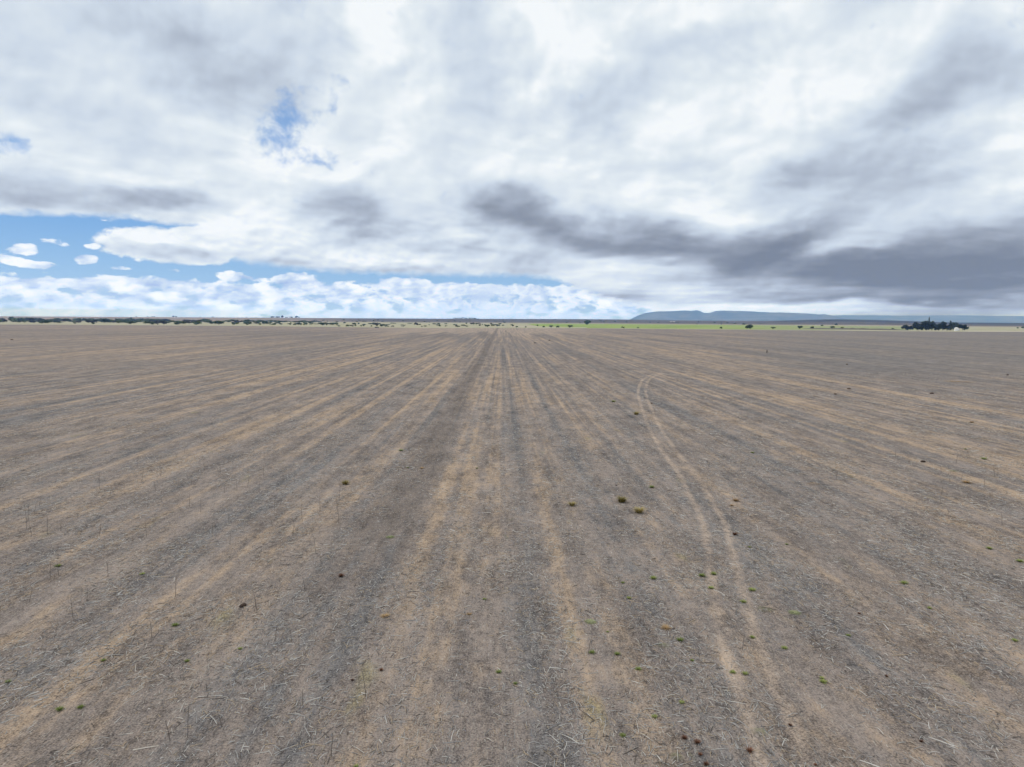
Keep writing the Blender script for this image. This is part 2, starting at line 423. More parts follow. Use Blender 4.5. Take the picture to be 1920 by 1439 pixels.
def crop_material():
    m, g = new_mat('green_crop')
    geo = g.n('ShaderNodeNewGeometry')
    pos = V(g, geo.outputs['Position'])
    x, y, z = g.sep(pos)
    n = g.noise(g.vec(x * 0.010, y * 0.004), 1.0, 4.0, 0.6)
    c = g.mix(g.smooth(n, 0.32, 0.66), (0.205, 0.280, 0.070), (0.285, 0.350, 0.110))
    c = g.mix(g.smooth(x / y, 0.26, 0.50, 0.0, 0.8), c, (0.27, 0.285, 0.16))
    finish(g, c, 0.9, None, 0.05)
    return m
M_CROP = crop_material()
M_BANKSOIL = plain('scrubby_bank', (0.115, 0.108, 0.078), 0.35, 0.05)
M_DUST = plain('dusty_road', (0.46, 0.40, 0.33), 0.15, 0.05)

def mountain_material():
    m, g = new_mat('rocky_mountain')
    geo = g.n('ShaderNodeNewGeometry')
    pos = V(g, geo.outputs['Position'])
    n = g.noise(pos, 0.0016, 6.0, 0.62)
    c = g.mix(g.smooth(n, 0.38, 0.64), (0.034, 0.040, 0.044), (0.125, 0.120, 0.115))
    finish(g, c, 0.95, None, 0.05)
    return m
M_MOUNT = mountain_material()

def straw_material():
    m, g = new_mat('straw')
    at = g.n('ShaderNodeAttribute', attribute_name='tint')
    finish(g, V(g, at.outputs['Color']), 0.75, None, 0.25)
    return m
M_STRAW = straw_material()

# ------------------------------------------------------------------ object helpers
def mesh(name, verts, faces, mat=None, smooth=False):
    me = bpy.data.meshes.new(name)
    me.from_pydata([tuple(v) for v in verts], [], [tuple(f) for f in faces])
    if mat: me.materials.append(mat)
    if smooth: me.polygons.foreach_set('use_smooth', [True] * len(me.polygons))
    me.update()
    return me

def fast_mesh(name, verts, quads, mat):
    """numpy arrays: verts (n,3), quads (m,4)"""
    me = bpy.data.meshes.new(name)
    me.vertices.add(len(verts)); me.vertices.foreach_set('co', verts.astype(np.float32).ravel())
    k = quads.shape[1]
    me.loops.add(quads.size); me.loops.foreach_set('vertex_index', quads.astype(np.int32).ravel())
    me.polygons.add(len(quads)); me.polygons.foreach_set('loop_start', np.arange(0, quads.size, k, dtype=np.int32))
    me.materials.append(mat)
    me.update(calc_edges=True)
    return me

def put(name, me, loc=(0, 0, 0), rz=0.0, sc=(1, 1, 1), parent=None):
    o = bpy.data.objects.new(name, me)
    col.objects.link(o)
    o.location = loc; o.rotation_euler = (0, 0, rz); o.scale = sc
    if parent: o.parent = parent
    return o

def tag(o, label, cat, group=None):
    o['label'] = label; o['category'] = cat
    if group: o['group'] = group
    return o

def setting(name, me, kind='structure', label=None):
    o = put(name, me); o['kind'] = kind
    if label: o['label'] = label
    return o

# smooth value noise for the terrain and straw density
def vnoise(x, y, seed=0):
    xi = np.floor(x).astype(np.int64); yi = np.floor(y).astype(np.int64)
    fx = x - xi; fy = y - yi
    fx = fx * fx * (3 - 2 * fx); fy = fy * fy * (3 - 2 * fy)
    def h(a, b):
        v = (a * 374761393 + b * 668265263 + seed * 1442695041) & 0xffffffff
        v = ((v ^ (v >> 13)) * 1274126177) & 0xffffffff
        return ((v ^ (v >> 16)) & 0xffff) / 65535.0
    return (h(xi, yi) * (1 - fx) + h(xi + 1, yi) * fx) * (1 - fy) + (h(xi, yi + 1) * (1 - fx) + h(xi + 1, yi + 1) * fx) * fy
def fbm(x, y, seed=0, octv=4):
    a, s, t = 1.0, 0.0, 0.0
    for i in range(octv):
        s = s + a * vnoise(x * 2 ** i, y * 2 ** i, seed + i); t += a; a *= 0.5
    return s / t

# ------------------------------------------------------------------ the ground
R_SKY = 6500.0
SKYLINE = [(-200, 593), (0, 593.4), (240, 594.6), (480, 596.0), (700, 597.2), (900, 598.2), (1100, 598.8), (1180, 599.6), (1300, 601.6), (1440, 602.2), (1500, 600.6),
           (1560, 599.2), (1640, 600.3), (1700, 602.4), (1800, 605.2), (1920, 606.2), (2100, 607)]
pa, pz = [], []
for px, py in SKYLINE:
    d = ray(px, py)
    hr = math.hypot(d.x, d.y)
    pa.append(math.atan2(d.x, d.y)); pz.append(CAM_H + d.z / hr * R_SKY)
def sstep(a, lo, hi):
    t = np.clip((a - lo) / (hi - lo), 0, 1); return t * t * (3 - 2 * t)
def ground_z(x, y):
    x = np.asarray(x, float); y = np.asarray(y, float)
    r = np.hypot(x, y); a = np.arctan2(x, y)
    prof = np.interp(a, pa, pz)
    up = sstep(r, 2600, R_SKY) * (1 - 0.9 * sstep(r, R_SKY, 14000))
    return prof * up + sstep(r, 3000, 5000) * (fbm(x / 700, y / 700, 5) - 0.5) * 2.0
radii = np.concatenate([[0.0], np.linspace(40, 2400, 12), np.linspace(2600, 7200, 36), np.geomspace(7700, 90000, 20)])
angs = np.concatenate([np.linspace(-math.pi, -0.8, 20)[:-1], np.linspace(-0.8, 0.8, 160), np.linspace(0.8, math.pi, 20)[1:-1]])
gv, gf = [(0, 0, 0)], []
na = len(angs)
for r in radii[1:]:
    xs, ys = r * np.sin(angs), r * np.cos(angs)
    zs = ground_z(xs, ys)
    gv += list(zip(xs, ys, zs))
for j in range(na):
    gf.append((0, 1 + (j + 1) % na, 1 + j))
for i in range(len(radii) - 2):
    for j in range(na):
        a0, a1 = 1 + i * na + j, 1 + i * na + (j + 1) % na
        gf.append((a0, a1, a1 + na, a0 + na))
setting('ground', mesh('ground', gv, gf, M_GROUND, True))

def sheet(name, outline, z, mat, kind='structure'):
    vs_ = [(p[0], p[1], z) for p in outline]
    return setting(name, mesh(name, vs_, [tuple(range(len(vs_)))], mat))
# the harvested field, its far edge drawn from one corner to the other
far_edge = [ground_at(px, py) for px, py in [(-60, 608.2), (0, 608.7), (120, 609.3), (250, 610.2), (370, 611.0), (480, 611.8), (600, 613.2), (700, 614.4), (800, 615.2), (960, 615.4), (1100, 616.0), (1250, 617.2),
                                        (1440, 619.0), (1560, 620.2), (1700, 621.6), (1820, 622.6), (1925, 622.8), (1990, 623.4)]]
outline = [(-900, -60), *[(p.x, p.y) for p in far_edge][:0]]
fl = far_edge[0]; fr = far_edge[-1]
field_pts = [(-260, -60), (fl.x * 1.02, fl.y)] + [(p.x, p.y) for p in far_edge[1:]] + [(260, -60)]
field_pts = field_pts[::-1]
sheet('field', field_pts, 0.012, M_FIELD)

crop = [(988, 607.6), (1010, 612.6), (1060, 615.0), (1180, 616.0), (1300, 617.0), (1440, 618.4), (1530, 618.8), (1600, 618.6), (1700, 619.2), (1790, 618), (1790, 614), (1700, 612.4), (1600, 611.2), (1500, 610.6), (1440, 610.4),
        (1300, 608.8), (1180, 607.9), (1080, 607.3)]
sheet('crop_field', [(p.x, p.y) for p in (ground_at(*q) for q in crop)], 0.05, M_CROP)
road1 = [(958, 612.2), (1012, 612.8), (1100, 614.6), (1100, 615.2), (1010, 613.6), (958, 613.0)]
sheet('dirt_road', [(p.x, p.y) for p in (ground_at(*q) for q in road1[::-1])], 0.09, M_DUST)
road2 = [(1810, 621.2), (1860, 621.0), (1960, 621.3), (1960, 622.6), (1860, 622.2), (1810, 622.0)]
sheet('farm_road', [(p.x, p.y) for p in (ground_at(*q) for q in road2[::-1])], 0.09, M_DUST)

# low scrubby bank between the fields
def bank_mesh():
    us = np.linspace(0, 1, 60)
    vs_, fs = [], []
    for i, u in enumerate(us):
        px = 1505 + u * 200
        py = 617.0 + u * 2.9
        c = ground_at(px, py)
        h = (0.3 + 2.2 * math.sin(math.pi * u) ** 0.6) * (0.7 + 0.6 * float(fbm(np.array([u * 30]), np.array([1.0]), 3)[0]))
        f = Vector((c.x, c.y, 0)).normalized()
        for k, (o, z) in enumerate(((-26, 0.02), (-9, h * 0.7), (0, h), (12, h * 0.6), (30, 0.02))):
            p = c + f * o; vs_.append((p.x, p.y, z))
        if i:
            b = i * 5
            for k in range(4): fs.append((b - 5 + k, b + k, b + k + 1, b - 4 + k))
    return mesh('bank', vs_, fs, M_BANKSOIL, True)
setting('earth_bank', bank_mesh())

# ------------------------------------------------------------------ mountains
def mountain(name, crest, dist, depth, seed, rough):
    a0 = [azel(*c)[0] for c in crest]
    e0 = [azel(*c)[1] for c in crest]
    n, k = 220, 46
    A = np.linspace(a0[0], a0[-1], n)
    E = np.interp(A, a0, e0)
    H = np.tan(np.radians(E)) * dist + CAM_H
    vs_, fs = [], []
    T = np.linspace(-1, 1, k)
    S = np.radians(A) * dist
    for i in range(n):
        for t in T:
            spur = fbm(np.array([S[i] / 900.0]), np.array([t * 1.1 + 7]), seed, 5)[0]
            spur2 = fbm(np.array([S[i] / 330.0]), np.array([t * 2.2 + 3]), seed + 9, 4)[0]
            q = abs(t)
            prof = (1 - q) ** 1.25
            rel = abs(spur - 0.5) * 2
            h = max(H[i], 0) * prof * (1 - rough * math.sin(math.pi * q) * (0.25 + rel)) + max(H[i], 0) * 0.10 * (spur2 - 0.5) * math.sin(math.pi * q)
            rr = dist + t * depth
            a = math.radians(A[i])
            vs_.append((rr * math.sin(a), rr * math.cos(a), h - 6 * (q > 0.99)))
    for i in range(n - 1):
        for j in range(k - 1):
            b = i * k + j
            fs.append((b, b + k, b + k + 1, b + 1))
    o = setting(name, mesh(name, vs_, fs, M_MOUNT, True))
    return o
mountain('mountain', [(1176, 601), (1184, 598), (1196, 591.5), (1210, 586.8), (1225, 584.2), (1235, 583.2), (1258, 583.0), (1282, 581.8), (1297, 582.4), (1306, 581.0), (1313, 582.8), (1320, 586.2), (1330, 586.6), (1342, 582.2), (1360, 581.8),
                      (1385, 582.4), (1410, 583.4), (1440, 585.0), (1480, 586.0), (1515, 587.2), (1535, 589.2), (1545, 588.6), (1565, 592.2), (1580, 597), (1600, 600), (1640, 603.5)], 26000.0, 3200.0, 3, 0.55)
mountain('distant_mountains', [(1470, 602.8), (1500, 594), (1540, 591.5), (1600, 590.6), (1660, 591.2), (1720, 591.6), (1780, 590.8), (1850, 591.6), (1920, 592.4), (2050, 592), (2200, 594), (2300, 607)], 33000.0, 3400.0, 21, 0.35)

# ------------------------------------------------------------------ straw left on the field
def straw():
    P, L, W, ANG, TILT, TINT, BEND = [], [], [], [], [], [], []
    def scatter(y0, y1, per_m2, lmin, lmax, wmin, wmax, fine):
        half = 0.78
        area = half * (y1 * y1 - y0 * y0)
        n = int(area * per_m2)
        y = np.sqrt(rng.random(n) * (y1 * y1 - y0 * y0) + y0 * y0)
        x = (rng.random(n) * 2 - 1) * half * y
        s = np.interp(x + (fbm(x * 0.05, y * 0.02, 2, 2) - 0.5) * 1.6, SX, SV)
        keep = 0.55 - 0.35 * s + (fbm(x * 0.5, y * 0.25, 8, 3) - 0.5) * 2.2
        tx = np.interp(y, TY, TX)
        o = np.abs(np.abs(x - tx) - 0.65)
        keep = keep - 0.6 * (o < 0.24)
        if not fine: keep = keep + 0.35 * np.exp(-((o - 0.45) / 0.25) ** 2)
        keep = keep - 0.3 * (np.abs(x + 6.6) < 1.8) * (y > 30)
        ok = rng.random(n) < np.clip(keep, 0.05, 1)
        x, y, s = x[ok], y[ok], s[ok]
        n = len(x)
        l = lmin + (lmax - lmin) * rng.random(n) ** 2.2
        w = wmin + (wmax - wmin) * rng.random(n)
        mode = rng.random(n)
        ang = np.where(mode < 0.45, rng.normal(math.pi / 2, 0.38, n), rng.random(n) * math.pi * 2)
        c = rng.random(n)
        tint = np.empty((n, 3))
        pal = np.array([(0.44, 0.42, 0.39), (0.33, 0.32, 0.31), (0.20, 0.197, 0.20), (0.34, 0.265, 0.185), (0.085, 0.072, 0.064), (0.50, 0.48, 0.45)])
        pr = np.array([0.22, 0.24, 0.20, 0.12, 0.16, 0.06]) if not fine else np.array([0.15, 0.22, 0.22, 0.20, 0.19, 0.02])
        tint = pal[np.searchsorted(np.cumsum(pr) / pr.sum(), c).clip(0, 5)] * (0.8 + 0.4 * rng.random((n, 1)))
        warm = np.clip(s, 0, 1)[:, None]
        tint = tint * (1 - warm * 0.35) + tint * np.array([1.12, 0.93, 0.68]) * warm * 0.35
        P.append(np.stack([x, y, np.full(n, 0.012)], 1)); L.append(l); W.append(w); ANG.append(ang)
        TILT.append(np.abs(rng.normal(0, 0.055 if not fine else 0.13, n))); TINT.append(tint); BEND.append(rng.normal(0, 0.075, n))
    scatter(14, 60, 6.5, 0.18, 0.68, 0.010, 0.023, False)
    scatter(60, 120, 1.8, 0.25, 0.8, 0.015, 0.028, False)
    scatter(14, 40, 66, 0.07, 0.36, 0.008, 0.018, True)
    scatter(40, 85, 24, 0.08, 0.36, 0.010, 0.020, True)
    scatter(85, 170, 3.6, 0.12, 0.45, 0.016, 0.030, True)
    P = np.concatenate(P); L = np.concatenate(L); W = np.concatenate(W); ANG = np.concatenate(ANG)
    TILT = np.concatenate(TILT); TINT = np.concatenate(TINT); BEND = np.concatenate(BEND)
    n = len(P)
    d = np.stack([np.cos(ANG) * np.cos(TILT), np.sin(ANG) * np.cos(TILT), np.sin(TILT)], 1)
    a2 = ANG + BEND
    d2 = np.stack([np.cos(a2), np.sin(a2), -np.sin(TILT) * 0.6], 1)
    side = np.stack([-np.sin(ANG), np.cos(ANG), np.zeros(n)], 1)
    up = np.array([0, 0, 1.0])
    p0 = P; p1 = P + d * L[:, None] * 0.55; p2 = p1 + d2 * L[:, None] * 0.45
    V_ = np.empty((n, 9, 3))
    for i, (p, k) in enumerate(((p0, 1.0), (p1, 0.9), (p2, 0.55))):
        w = W[:, None] * k
        V_[:, i * 3 + 0] = p - side * w * 0.6
        V_[:, i * 3 + 1] = p + side * w * 0.6
        V_[:, i * 3 + 2] = p + up * w
    q = np.array([(0, 3, 5, 2), (1, 2, 5, 4), (3, 6, 8, 5), (4, 5, 8, 7)])
    Q = (q[None] + (np.arange(n) * 9)[:, None, None]).reshape(-1, 4)
    me = fast_mesh('straw', V_.reshape(-1, 3), Q, M_STRAW)
    at = me.attributes.new('tint', 'FLOAT_COLOR', 'POINT')
    colr = np.ones((n, 9, 4), np.float32); colr[:, :, :3] = TINT[:, None, :]
    at.data.foreach_set('color', colr.ravel())
    print('straw pieces', n)
    setting('straw', me, 'stuff', 'grey and tan cut straw lying over the harvested field')
straw()

# ------------------------------------------------------------------ plants
def crown_mesh(name, mat, w, h, n, leaf, kind, seed):
    """many leaf-clump faces spread through lobes; w, h in metres, base at 0"""
    r = np.random.default_rng(seed)
    lobes = []
    if kind == 'spire':
        for i in range(13):
            z = h * (0.10 + 0.88 * i / 12); rad = w * 0.5 * (1.02 - i / 12.6) * r.uniform(0.75, 1.15)
            lobes.append((r.normal(0, w * 0.04), r.normal(0, w * 0.04), z, max(rad, w * 0.05), h * 0.07))
    elif kind == 'tall':
        for i in range(12):
            z = h * r.uniform(0.2, 0.88); k = 1 - abs(z / h - 0.5) * 1.1
            a = r.random() * 6.28; q = w * 0.28 * math.sqrt(r.random())
            lobes.append((math.cos(a) * q, math.sin(a) * q, z, w * 0.33 * k * r.uniform(0.8, 1.2), h * 0.15))
    else:
        nl = 9 if kind == 'round' else 7
        for i in range(nl):
            a = r.random() * 6.28; q = w * 0.34 * math.sqrt(r.random())
            z = h * r.uniform(0.30, 0.72) * (1 - (q / w) ** 2)
            lobes.append((math.cos(a) * q, math.sin(a) * q, z, w * r.uniform(0.15, 0.24), h * r.uniform(0.20, 0.30)))
    P = []
    for i in range(n):
        lx, ly, lz, lr, lh = lobes[i % len(lobes)]
        v = r.normal(size=3); v /= np.linalg.norm(v)
        s = r.uniform(0.55, 1.05)
        P.append((lx + v[0] * lr * s, ly + v[1] * lr * s, max(lz + v[2] * lh * s, 0.03 * h)))
    P = np.array(P)
    nrm = r.normal(size=(n, 3)) + np.array([0, 0, 0.8]); nrm /= np.linalg.norm(nrm, axis=1)[:, None]
    t = np.cross(nrm, r.normal(size=(n, 3))); t /= np.linalg.norm(t, axis=1)[:, None]
    b = np.cross(nrm, t)
    s = leaf * r.uniform(0.6, 1.3, (n, 1))
    Vv = np.stack([P - t * s, P - b * s * 0.6, P + t * s, P + b * s * 0.6], 1).reshape(-1, 3)
    Q = np.arange(n * 4).reshape(-1, 4)
    return fast_mesh(name, Vv, Q, mat)

def trunk_mesh(name, h, r0, seed, limbs=4, top=0.75):
    rr = random.Random(seed)
    vs_, fs = [], []
    def tube(pts, rad):
        k = 6; b = len(vs_)
        for p, q in zip(pts, rad):
            for i in range(k):
                a = 2 * math.pi * i / k
                vs_.append((p[0] + math.cos(a) * q, p[1] + math.sin(a) * q, p[2]))
        for i in range(len(pts) - 1):
            for j in range(k):
                fs.append((b + i * k + j, b + i * k + (j + 1) % k, b + (i + 1) * k + (j + 1) % k, b + (i + 1) * k + j))
    pts = [(0, 0, -0.15), (rr.uniform(-.05, .05) * h, rr.uniform(-.05, .05) * h, h * 0.35), (rr.uniform(-.07, .07) * h, rr.uniform(-.07, .07) * h, h * top)]
    tube(pts, [r0, r0 * 0.7, r0 * 0.25])
    for i in range(limbs):
        a = rr.random() * 6.28; z = h * rr.uniform(0.2, 0.45)
        p0 = (pts[1][0] * z / (h * .35), pts[1][1] * z / (h * .35), z) if z < h * .35 else pts[1]
        e = h * rr.uniform(0.18, 0.3)
        tube([p0, (p0[0] + math.cos(a) * e * .6, p0[1] + math.sin(a) * e * .6, p0[2] + e * .6), (p0[0] + math.cos(a) * e, p0[1] + math.sin(a) * e, p0[2] + e * 1.3)], [r0 * .5, r0 * .35, r0 * .12])
    return mesh(name, vs_, fs, M_BARK, True)

CR = {}
def crown(kind, mat, seed):
    key = (kind, mat.name, seed)
    if key not in CR:
        n, leaf = {'spire': (1000, 0.055), 'tall': (1700, 0.062), 'round': (1200, 0.065), 'low': (420, 0.085)}[kind]
        CR[key] = crown_mesh('crown', mat, 1.0, 1.0, n, leaf, kind, seed)
    return CR[key]
TRK_M = [trunk_mesh('trunk', 1.0, 0.035, s) for s in range(3)]

def tree(name, kind, mat, seed, loc, w, h, label, cat='tree', group=None, trunk=True):
    o = bpy.data.objects.new(name, None)
    o.empty_display_size = 0.5
    col.objects.link(o)
    o.location = loc
    rz = random.random() * 6.28
    put('crown', crown(kind, mat, seed), (0, 0, 0), rz, (w, w, h), o)
    if trunk: put('trunk', TRK_M[seed % 3], (0, 0, 0), rz, (h, h, h * 0.9), o)
    return tag(o, label, cat, group)

def span(px, py, wpx, hpx):
    p = ground_at(px, py)
    k = math.hypot(p.x, p.y) / FPX
    return p, wpx * k, hpx * k

# windbreak of dark trees round the white tank
WIND = [
    (1698, 619.5, 12, 8.5, 'round', 'bushy dark tree at the left end of the far windbreak, first of its pair'),
    (1707, 619.5, 9, 8.0, 'round', 'bushy dark tree second from the left in the far windbreak'),
    (1719, 620.0, 12, 12.0, 'tall', 'dark tree just right of the gap in the far windbreak'),
    (1728, 619.8, 6, 10.0, 'tall', 'thin loose dark tree between two broad ones in the windbreak'),
    (1737, 619.8, 13, 14.5, 'tall', 'broad dark tree left beside the tallest spire of the windbreak'),
    (1741, 619.2, 5, 17.8, 'spire', 'tallest spire-topped dark conifer of the far windbreak'),
    (1747, 619.8, 10, 13.0, 'tall', 'broad dark tree right beside the tallest spire of the windbreak'),
    (1755, 620.0, 7, 9.0, 'tall', 'lower greyish tree in the middle of the far windbreak'),
    (1760, 620.2, 6, 10.5, 'tall', 'narrow dark tree in the middle of the far windbreak'),
    (1767, 619.8, 10, 12.5, 'tall', 'pointed tree halfway between the tallest spire and white tank'),
    (1775, 620.0, 8, 9.5, 'round', 'low rounded dark tree left of the pointed conifer'),
    (1782, 619.8, 8, 13.0, 'spire', 'pointed dark conifer directly left of the white tank'),
    (1790, 618.9, 8, 11.5, 'tall', 'dark tree rising just behind the white tank'),
    (1797, 619.0, 9, 10.5, 'round', 'rounded dark tree behind the small shed beside the tank'),
    (1805, 619.6, 11, 9.5, 'round', 'rounded dark tree right of the small white shed'),
    (1812, 619.3, 9, 6.0, 'low', 'lowest dark bush ending the far windbreak at its right'),
]
for i, (px, py, w, h, k, lab) in enumerate(WIND):
    p, wm, hm = span(px, py, w, h)
    tree('windbreak_tree', k, M_PINE, i % 4, p, wm * 1.25, hm * 1.12, lab, 'tree', 'dark trees of the windbreak round the white tank', k != 'low')

# lone trees at and beyond the far edge of the field
LONE = [
    (1101, 609.3, 12, 7.5, 'round', 'dark round tree on the far side of the bright green crop'),
    (1407, 617.3, 15, 8.0, 'round', 'largest round dark tree standing in the green crop field'),
    (1500, 617.0, 8, 5.0, 'round', 'round dark bush at the left end of the scrubby bank'),
    (1523, 617.0, 6, 4.0, 'round', 'small round bush second along the scrubby bank'),
    (1450, 616.8, 8, 2.6, 'low', 'low spreading bush in the crop right of the largest round tree'),
    (1568, 610.6, 5, 3.4, 'round', 'small dark tree on the far edge of the dull green crop'),
    (1561, 616.4, 8, 3.4, 'low', 'broad low bush on the crest of the scrubby bank'),
    (1579, 617.4, 6, 3.0, 'low', 'low bush on the bank right of the broad low bush'),
    (1674, 619.4, 5, 2.6, 'low', 'tiny bush near the right end of the scrubby bank'),
    (1541, 611.8, 5, 2.0, 'low', 'tiny bush on the pale grass above the scrubby bank'),
    (1168, 615.9, 6, 2.6, 'low', 'small dark bush on the near edge of the bright crop'),
    (1196, 616.2, 4, 2.0, 'low', 'tiny dark bush on the near crop edge right of another bush'),
    (1352, 617.2, 5, 3.2, 'low', 'small dark bush on the crop edge left of the largest tree'),
    (1394, 609.6, 5, 2.6, 'low', 'small bush far behind the largest round tree'),
    (1069, 614.8, 9, 4.6, 'round', 'dark bush where dirt road meets green crop'),
    (1046, 615.2, 7, 3.6, 'low', 'dark low bush just left of the bush at road end'),
    (1033, 614.4, 7, 3.4, 'low', 'dark low bush on the dirt road verge, middle of three'),
    (1020, 614.6, 5, 3.0, 'low', 'small dark bush on the dirt road verge, left of three'),
    (1008, 612.0, 4, 2.4, 'low', 'tiny bush at the tip of the green crop'),
    (986, 614.8, 5, 2.2, 'low', 'tiny bush below the dirt road near the field edge'),
    (969, 614.6, 5, 2.4, 'low', 'tiny bush at the left start of the dirt road'),
    (1917, 616.6, 6, 3.0, 'low', 'dark bush on the pale grass beyond the farm road'),
    (1908, 616.9, 3, 2.2, 'low', 'smaller bush left of the dark bush beyond the farm road'),
]
for i, (px, py, w, h, k, lab) in enumerate(LONE):
    p, wm, hm = span(px, py, w, h)
    if k == 'low':
        o = put('bush', crown('low', M_SHRUB, i % 4), p, random.random() * 6.28, (wm * 1.15, wm * 1.15, hm * 1.4))
        tag(o, lab, 'bush')
    else:
        tree('lone_tree', k, M_SHRUB, i % 4, p, wm * 1.12, hm * 1.25, lab, 'tree')

# thicket of shrubs along the left far edge
def shrub(px, py, w, h, mat, lab, group, cat='shrub'):
    p, wm, hm = span(px, py, w, h)
    o = put('shrub', crown('low', mat, random.randrange(5)), p, random.random() * 6.28, (wm * 1.25, wm * 1.25 * random.uniform(0.8, 1.2), hm * 1.35))
    return tag(o, lab, cat, group)
NAMED = [
    (23, 602.6, 9, 5.6, 0, 'tall dark shrub, first bump of the thicket skyline from left edge'),
    (40, 602.8, 10, 5.2, 0, 'tall dark shrub, second bump of the thicket skyline from left edge'),
    (89, 607.2, 17, 5.4, 0, 'broad dark shrub reaching forward to the field edge at far left'),
    (140, 607.6, 6, 2.4, 0, 'small dark bush on pale grass between thicket and field, leftmost of two'),
    (175, 608.2, 6, 2.2, 0, 'small dark bush on pale grass between thicket and field, rightmost of two'),
    (197, 606.2, 15, 5.6, 0, 'big dark shrub filling the middle of the left thicket'),
    (247, 601.4, 5, 5.2, 0, 'narrow upright shrub poking above the left thicket'),
    (246, 608.2, 14, 4.6, 0, 'dark shrub at the field edge, first of the front row'),
    (282, 609.2, 17, 5.0, 0, 'dark shrub at the field edge, second of the front row'),
    (303, 609.4, 14, 6.2, 2, 'blackish tall shrub at the field edge, third of the front row'),
    (336, 609.4, 18, 5.4, 0, 'dark shrub at the field edge, fourth of the front row'),
    (370, 609.4, 15, 5.0, 0, 'dark shrub at the field edge, fifth of the front row'),
    (411, 609.2, 18, 5.4, 0, 'wide dark shrub at the field edge, sixth of the front row'),
    (440, 609.4, 10, 3.6, 0, 'small dark shrub at the field edge, seventh of the front row'),
    (465, 609.6, 15, 5.0, 0, 'dark shrub at the field edge, last of the front row'),
    (560, 610.0, 9, 4.2, 0, 'dark shrub left of the roundest dark shrub on pale grass'),
    (574, 609.4, 8, 3.8, 0, 'dark shrub just left of the roundest dark shrub'),
    (602, 610.4, 11, 4.8, 0, 'roundest dark shrub on the pale grass'),
    (627, 610.4, 11, 4.4, 0, 'dark shrub just right of the roundest dark shrub'),
    (664, 609.6, 8, 3.2, 0, 'dark shrub between the roundest shrub and the field-corner bushes'),
    (706, 610.4, 9, 4.4, 2, 'grey-brown shrub behind the pair at the field corner'),
    (718, 613.2, 12, 4.6, 0, 'darkest broad shrub standing at the field corner'),
    (706, 615.6, 7, 2.2, 2, 'low dark bush standing alone inside the field corner'),
]
MS = [M_SHRUB, M_SHRUB_PALE, M_SHRUB_GREY]
for px, py, w, h, mi, lab in NAMED:
    shrub(px, py, w, h, MS[mi], lab, 'distinct shrubs along the far left field edge')
for i in range(150):                                        # thicket, left
    px = random.uniform(-25, 500)
    back = random.random()
    d = 6.6 + 4.6 * back ** 1.4
    py = 594.5 + 0.00625 * px + d
    w = random.uniform(8, 17) * (0.8 if px > 420 else 1); h = random.uniform(2.4, 4.6)
    if px > 400 and random.random() < 0.25: continue
    shrub(px, py, w, h, random.choice([M_SHRUB, M_SHRUB, M_SHRUB_PALE, M_SHRUB_GREY]), 'one of many interlocking green shrubs of the dense left thicket', 'dense thicket along the left horizon')
for i in range(120):                                        # scattered, middle left
    px = random.uniform(470, 965)
    py = 594.5 + 0.00625 * px + random.uniform(8.0, 14.2 if px > 620 else 12.5)
    w = random.uniform(3, 8); h = random.uniform(1.3, 3.0)
    shrub(px, py, w, h, random.choice([M_SHRUB, M_SHRUB, M_SHRUB_PALE, M_SHRUB_GREY]), 'one of the small scattered shrubs dotting pale grass beyond the field', 'small shrubs scattered over the pale grass')
for i in range(34):                                         # thicker green belt behind
    px = random.uniform(470, 600)
    py = 594.5 + 0.00625 * px + random.uniform(5.6, 7.5)
    shrub(px, py, random.uniform(8, 15), random.uniform(1.6, 2.6), random.choice([M_SHRUB_PALE, M_SHRUB]), 'one of the pale green shrubs merging into a belt behind scattered shrubs', 'pale green belt of shrubs')

# trees on the skyline far away
def far_tree(px, wpx, hpx, kind, lab, group=None, rr=6350.0, lift=0.0):
    d = ray(px, 600); a = math.atan2(d.x, d.y)
    x, y = rr * math.sin(a), rr * math.cos(a)
    z = float(ground_z(x, y))
    k = rr / FPX
    if kind == 'low':
        o = put('distant_tree', crown('low', M_SHRUB, random.randrange(4)), (x, y, z - 0.3), random.random() * 6.28, (wpx * k, wpx * k, hpx * k * 1.25))
        return tag(o, lab, 'tree', group)
    return tree('distant_tree', kind, M_PINE, random.randrange(4), (x, y, z - 0.3), wpx * k, hpx * k, lab, 'tree', group)
grp = 'distant tree clump on the left skyline'
far_tree(511, 8, 2.6, 'round', 'leftmost rounded tree of the navy skyline clump', grp)
far_tree(518.5, 7, 2.9, 'round', 'second rounded tree of the navy skyline clump', grp)
far_tree(524, 6, 2.8, 'round', 'third rounded tree of the navy skyline clump', grp)
far_tree(529.5, 5, 3.9, 'tall', 'taller tree ending the navy skyline clump', grp)
grp = 'second tree clump on the left skyline'
far_tree(537, 6, 1.8, 'low', 'low tree between the two skyline clumps', grp, 6200)
far_tree(546, 8, 2.6, 'round', 'broad tree of the right skyline clump', grp, 6200)
far_tree(555.5, 6, 3.7, 'tall', 'tallest tree of the right skyline clump', grp, 6200)
far_tree(560.5, 4, 2.0, 'low', 'small tree trailing the right skyline clump', grp, 6200)
grp = 'tiny trees on the left skyline'
far_tree(325, 4, 2.9, 'round', 'tiny tree with a companion alone on the far left skyline', grp)
far_tree(330.5, 4, 2.0, 'low', 'low companion of the tiny far left skyline tree', grp)
